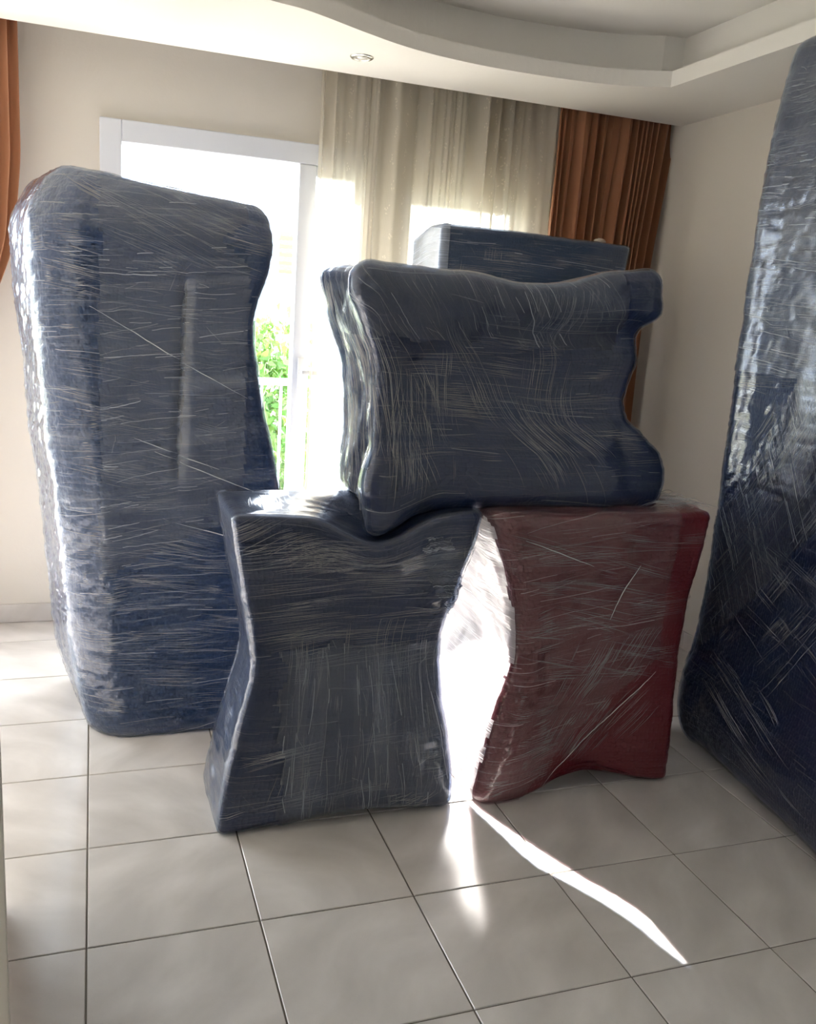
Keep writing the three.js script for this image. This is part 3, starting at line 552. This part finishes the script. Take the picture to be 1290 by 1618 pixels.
// ---- tall sofa on end against the right wall
{
  const t = thing('wrapped_sofa', 'very tall navy wrapped sofa standing on end, leaning by the right wall', 'wrapped sofa', [2.1, 0, 0.09], -0.136);
  const keys = [[0, 0.02, 0.47, 0.03, 1.02], [0.09, -0.01, 0.48, 0.0, 1.03], [0.22, -0.015, 0.48, -0.01, 1.03], [0.36, 0.015, 0.48, 0.0, 1.03], [0.5, 0.03, 0.48, 0.0, 1.03], [0.7, 0.035, 0.48, 0.0, 1.03], [0.87, 0.03, 0.48, 0.0, 1.03], [1.25, 0.025, 0.49, 0.0, 1.02], [1.69, 0.025, 0.5, 0.0, 1.0], [2.0, 0.03, 0.51, 0.0, 0.98], [2.2, 0.045, 0.51, 0.0, 0.97], [2.385, 0.075, 0.5, 0.0, 0.95]];
  const base = crumple(12.4, 0.003, 0.0016, 0.06);
  // turned so that the wide face (local left side) looks into the room
  const g = wrapGrid({ keys, rad: [0.085, 0.08, 0.05, 0.05], rb: 0.05, rt: 0.03, step: 0.0065, dens: [0.8, 1, 0.3, 0.2], disp: (u, v, x, y, z) => base(u, v, x, y, z) + 0.003 * N(x * 60, y * 60, z * 60) * sstep(0.5, 0.2, z) + (x < 0.25 ? 0.014 * gauss(z - 0.085 - 0.01 * N(y * 3, 7), 0.055) : 0) });
  part('padding', gridGeometry(g), navyFoam, t);
  part('stretch_film', gridGeometry(g, { off: 0.006, stride: 2, disp: filmRidge(7.4, 0.0022, 0.1) }), film(filmTex[0], 0.55), t, 'clear stretch film');
  part('film_or_glare_band', gridGeometry(g, { off: 0.009, stride: 2, disp: filmRidge(8.4, 0.002, 0.08), rot: 0.05, keep: (x, y) => y > 1.35 && y < 2.4 }), film(filmTex[1], 1.1, { rough: 0.24, haze: 0.05 }), t, 'extra turns of film round the top');
  part('film_or_glare_band', gridGeometry(g, { off: 0.011, stride: 2, rot: 1.0, keep: (x, y, z) => z < 0.95 && x < 0.3 && y > 0.25 + 1.15 * z && y < 0.75 + 1.5 * z }), film(filmTex[1], 1.1, { rough: 0.2 }), t, 'diagonal band of film');
  const S = sampler(g), out = newOut(), ul = g.us[g.us.findIndex((q) => q[0] === 'l')][2], ub = g.us[g.us.findIndex((q) => q[0] === 'aBL')][2];
  srand(131);
  gathers(S, out, 420, [ul - 0.1, ul + 0.8], [1.2, 2.3], 0.08, 0.06, [0.08, 0.5], 0.0011);
  gathers(S, out, 240, [ul + 0.0, ul + 0.6], [0.4, 1.3], 0.95, 0.06, [0.1, 0.5], 0.0011);
  gathers(S, out, 200, [ul + 0.2, ul + 0.85], [0.1, 0.8], -0.3, 0.1, [0.1, 0.4], 0.0012);
  gathers(S, out, 160, [ub, ul], [0.7, 2.2], 0.0, 0.3, [0.02, 0.1], 0.0014);
  stuff(part('film_crease', strandGeo(out), strandMat, t));
}

// ------------------------------------------------------------ curtains
function sheet(nx, ny, fn) {
  const P = [], UV = [], X = [];
  for (let j = 0; j <= ny; j++) for (let i = 0; i <= nx; i++) { const q = fn(i / nx, j / ny); P.push(q[0], q[1], q[2]); UV.push(q[3], q[4]); }
  for (let j = 0; j < ny; j++) for (let i = 0; i < nx; i++) { const a = j * (nx + 1) + i, b = a + 1, c = a + nx + 1, d = c + 1; X.push(a, b, d, a, d, c); }
  const g = new THREE.BufferGeometry(); g.setAttribute('position', new THREE.Float32BufferAttribute(P, 3)); g.setAttribute('uv', new THREE.Float32BufferAttribute(UV, 2)); g.setIndex(X); g.computeVertexNormals(); return g;
}
{ // tulle with sprigs
  const c = document.createElement('canvas'); c.width = c.height = 1024; const x = c.getContext('2d');
  x.fillStyle = 'rgb(218,218,218)'; x.fillRect(0, 0, 1024, 1024);
  srand(201);
  x.fillStyle = 'rgb(255,255,255)';
  for (let k = 0; k < 8; k++) for (let m = 0; m < 9; m++) {
    const px = k * 128 + 64 + rr(-14, 14), py = m * 114 + (k % 2 ? 57 : 0) + 30 + rr(-10, 10);
    for (let q = 0; q < 6; q++) { x.beginPath(); x.ellipse(px + rr(-12, 12), py + rr(-30, 30), rr(2, 3.2), rr(3, 6), rr(-0.9, 0.9), 0, 6.3); x.fill(); }
  }
  for (let k = 0; k < 1024; k += 4) { x.fillStyle = 'rgba(0,0,0,0.10)'; x.fillRect(k, 0, 1, 1024); }
  const tex = new THREE.CanvasTexture(c); tex.wrapS = tex.wrapT = THREE.RepeatWrapping;
  const px = x.getImageData(0, 0, 1024, 1024).data, tr = dataTex(1024, 1024, (u, v) => { const k = px[(Math.floor((1 - v) * 1024 - 1e-6) * 1024 + Math.floor(u * 1024)) * 4] > 236 ? 20 : 255; return [k, k, k]; });
  const mat = new THREE.MeshPhysicalMaterial({ color: rgb(0.72, 0.67, 0.57), roughness: 0.9, transmission: 0.5, transmissionMap: tr, thickness: 0, alphaMap: tex, transparent: true, side: THREE.DoubleSide });
  const t = thing('tulle_curtain', 'sheer cream tulle curtain with small leaf sprigs, hanging beside the balcony door', 'curtain', [1.5, 0, -1.35]);
  part('sheer_panel', sheet(420, 60, (u, v) => {
    const y = lerp(2.6, 0.03, v), w = u * 1.0, ph = u * 78 + 2.2 * Math.sin(u * 9) + 1.4 * Math.sin(u * 23 + 1);
    const a = lerp(0.040, 0.032, v) * (0.7 + 0.5 * Math.sin(u * 17 + 2));
    return [lerp(-0.555, 0.58, u) + 0.008 * Math.sin(ph * 0.5 + v), y, a * Math.sin(ph) + 0.006 * Math.sin(ph * 2.7 + v * 2) + 0.01 * N(u * 6, v * 2), w * 2.3, y];
  }), mat, t);
  part('heading_rail', rbox(-0.6, 1.15, 2.6, 2.625, -0.02, 0.02, 0.004), frameMat, t);
}
const drape = new THREE.MeshPhysicalMaterial({ color: rgb(0.42, 0.19, 0.10), roughness: 0.8, sheen: 0.3, sheenRoughness: 0.5, sheenColor: rgb(0.5, 0.3, 0.2), transmission: 0.12, thickness: 0, side: THREE.DoubleSide, bumpMap: plasterBump, bumpScale: 0.0004 });
{
  const t = thing('drape', 'rust brown pleated curtain hanging in the right corner beside the tulle', 'curtain', [2.36, 0, -1.245]);
  part('fabric', sheet(620, 60, (u, v) => {
    const y = lerp(2.6, 0.03, v), ph = u * 44 + 2.2 * Math.sin(u * 7 + 0.5) + 1.3 * Math.sin(u * 17) + 0.25 * N(u * 8, v * 3, 2), a = lerp(0.05, 0.12, sstep(0, 0.25, v)) * clamp(0.75 + 0.7 * N(u * 12, 3.3), 0.4, 1.1);
    const q = Math.pow(Math.abs(Math.sin(ph)), 0.55) - 0.75;
    return [lerp(-0.305, lerp(0.315, 0.25, sstep(0, 0.4, v)), u) + 0.012 * Math.sin(2 * ph + 0.6) + 0.01 * N(u * 5, v * 3) * v, y, a * q + 0.01 * N(u * 9, v * 2.2, 4), u * 1.6, y];
  }), drape, t);
}
{
  const t = thing('drape', 'rust brown curtain drawn aside at the left edge beside the tall sofa', 'curtain', [-0.36, 0, -1.27]);
  part('fabric', sheet(220, 70, (u, v) => {
    const y = lerp(2.6, 0.03, v), ph = u * 40 + 2 * Math.sin(u * 6), a = 0.035 * (0.7 + 0.4 * N(u * 10, 1.3));
    const right = 0.125 - 0.02 * sstep(2.0, 1.7, y) - 0.20 * sstep(1.75, 1.05, y);
    return [lerp(-0.16, Math.max(right, -0.1), u) + 0.01 * Math.sin(ph + 1), y, a * Math.sin(ph) + 0.01 * N(u * 7, v * 2, 6), u * 1.3, y];
  }), drape, t);
}

// ------------------------------------------------------------ downlight in the border
{
  const t = thing('ceiling_spotlight', 'small round chrome spotlight set in the dropped ceiling border above the balcony door', 'spotlight', [1.013, SOFF, -0.917]);
  part('trim_ring', new THREE.LatheGeometry([[0.030, -0.002], [0.034, -0.007], [0.041, -0.006], [0.046, -0.002], [0.046, 0.0], [0.030, 0.0]].map(([a, b]) => new THREE.Vector2(a, b)), 40), chrome, t);
  part('reflector', new THREE.LatheGeometry([[0.0005, -0.0015], [0.018, -0.0015], [0.030, -0.0045]].map(([a, b]) => new THREE.Vector2(a, b)), 32), new THREE.MeshStandardMaterial({ color: rgb(0.7, 0.68, 0.64), metalness: 0.6, roughness: 0.3, side: THREE.DoubleSide }), t);
  part('lamp_lens', new THREE.SphereGeometry(0.02, 24, 12, 0, 6.2832, Math.PI / 2, Math.PI / 2).scale(1, 0.45, 1), new THREE.MeshPhysicalMaterial({ color: rgb(0.8, 0.78, 0.74), roughness: 0.15, clearcoat: 1 }), t);
}

// ------------------------------------------------------------ outside
const outWhite = new THREE.MeshStandardMaterial({ color: rgb(0.75, 0.73, 0.7), roughness: 0.8 });
struct('balcony_floor', boxUV(box(-3.2, 3.6, -0.2, -0.04, -2.75, BACK - 0.22)), new THREE.MeshStandardMaterial({ color: rgb(0.6, 0.57, 0.53), roughness: 0.7 }));
{
  const t = thing('balcony_railing', 'white metal balcony railing with thin upright bars outside the glass door', 'railing', [0, -0.04, -2.55]);
  const m = new THREE.MeshStandardMaterial({ color: rgb(0.8, 0.79, 0.76), roughness: 0.4 });
  part('handrail', rbox(-3.1, 3.5, 1.045, 1.085, -0.025, 0.025, 0.01), m, t);
  part('bottom_rail', rbox(-3.1, 3.5, 0.08, 0.105, -0.012, 0.012, 0.004), m, t);
  const bg = new THREE.CylinderGeometry(0.008, 0.008, 0.94, 10);
  for (let x = -3.07; x < 3.5; x += 0.115) { const b = part('baluster', bg, m, t); b.position.set(x, 0.575, 0); }
}
struct('ground', box(-60, 60, -3.4, -3.2, -80, -3.5), new THREE.MeshStandardMaterial({ color: rgb(0.3, 0.3, 0.22), roughness: 1 }));
{
  const leaf = new THREE.BufferGeometry(); leaf.setAttribute('position', new THREE.Float32BufferAttribute([0, 0, 0, 0.035, 0.05, 0.012, 0, 0.12, 0, -0.035, 0.05, 0.012], 3)); leaf.setIndex([0, 1, 2, 0, 2, 3]); leaf.computeVertexNormals();
  const lm = [rgb(0.16, 0.30, 0.07), rgb(0.24, 0.34, 0.07)].map((c) => new THREE.MeshPhysicalMaterial({ color: c, roughness: 0.7, transmission: 0.45, thickness: 0, side: THREE.DoubleSide }));
  const bark = new THREE.MeshStandardMaterial({ color: rgb(0.15, 0.11, 0.08), roughness: 1 });
  const spots = [[2.05, -9, 1.55, 1.0, 'leafy green tree showing between the left sofa and the door post'], [3.6, -10.5, 0.9, 1.3, 'broad green tree behind the tulle, right of the balcony view'], [0.3, -11, 0.7, 1.4, 'broad green tree hidden mostly behind the left sofa']];
  spots.forEach(([x, z, top, r, label], k) => {
    srand(300 + k);
    const t = thing('tree', label, 'tree', [x, -3.2, z]);
    const h = top + 3.2;
    part('trunk', new THREE.CylinderGeometry(0.07, 0.13, h * 0.6, 10).translate(0, h * 0.3, 0), bark, t);
    const n = 5200, im = new THREE.InstancedMesh(leaf, lm[k % 2], n), o = new THREE.Object3D();
    for (let i = 0; i < n; i++) {
      const bl = Math.floor(rr(0, 14)), a = bl * 2.4, cy = h * (0.38 + 0.52 * (bl / 14)), cr = r * (0.75 - 0.45 * Math.abs(bl / 14 - 0.4)), br = r * 0.5;
      const d = new THREE.Vector3(rr(-1, 1), rr(-1, 1), rr(-1, 1)).normalize().multiplyScalar(br * Math.cbrt(rr(0.2, 1)));
      o.position.set(Math.cos(a) * cr * 0.6 + d.x, Math.min(cy + d.y, h), Math.sin(a) * cr * 0.6 + d.z); o.rotation.set(rr(0, 6.3), rr(0, 6.3), rr(0, 6.3)); o.scale.setScalar(rr(0.7, 1.5)); o.updateMatrix(); im.setMatrixAt(i, o.matrix);
      im.setColorAt(i, new THREE.Color().setRGB(rr(0.7, 1.2), rr(0.8, 1.15), rr(0.6, 1)));
    }
    im.name = 'foliage'; im.userData.kind = 'stuff'; im.castShadow = im.receiveShadow = true; t.add(im);
  });
}
{
  const t = thing('apartment_house', 'pale house with a red brick chimney beyond the tree', 'building', [5.6, -3.2, -16]);
  part('wall', box(-2.05, 3.5, 0, 5.1, -5, 0), outWhite, t);
  part('roof_edge', box(-2.15, 3.6, 5.1, 5.28, -5.1, 0.1), new THREE.MeshStandardMaterial({ color: rgb(0.45, 0.33, 0.3), roughness: 0.8 }), t);
  const ch = new THREE.Group(); ch.name = 'chimney'; t.add(ch);
  const bm = [rgb(0.42, 0.13, 0.08), rgb(0.48, 0.16, 0.1)].map((c) => new THREE.MeshStandardMaterial({ color: c, roughness: 0.9 }));
  part('chimney_core', box(-1.97, -1.73, 5.28, 6.1, -0.3, -0.06), outWhite, ch);
  for (let k = 0; k < 10; k++) part('brick', box(-1.99 + (k % 2) * 0.01, -1.71 - (k % 2) * 0.01, 5.285 + k * 0.082, 5.36 + k * 0.082, -0.32, -0.04), bm[k % 2], ch);
  const gm = new THREE.MeshStandardMaterial({ color: rgb(0.12, 0.15, 0.18), roughness: 0.1 });
  for (const x of [-1.1, 0.4, 1.9]) for (const y of [0.8, 3.2]) { const w = part('window', mergeGeometries([box(x, x + 0.9, y, y + 0.08, -0.02, 0.04), box(x, x + 0.9, y + 1.12, y + 1.2, -0.02, 0.04), box(x, x + 0.08, y + 0.08, y + 1.12, -0.02, 0.04), box(x + 0.82, x + 0.9, y + 0.08, y + 1.12, -0.02, 0.04)]), outWhite, t); part('pane', box(x + 0.08, x + 0.82, y + 0.08, y + 1.12, 0, 0.01), gm, w); }
}

renderer.render(scene, camera);
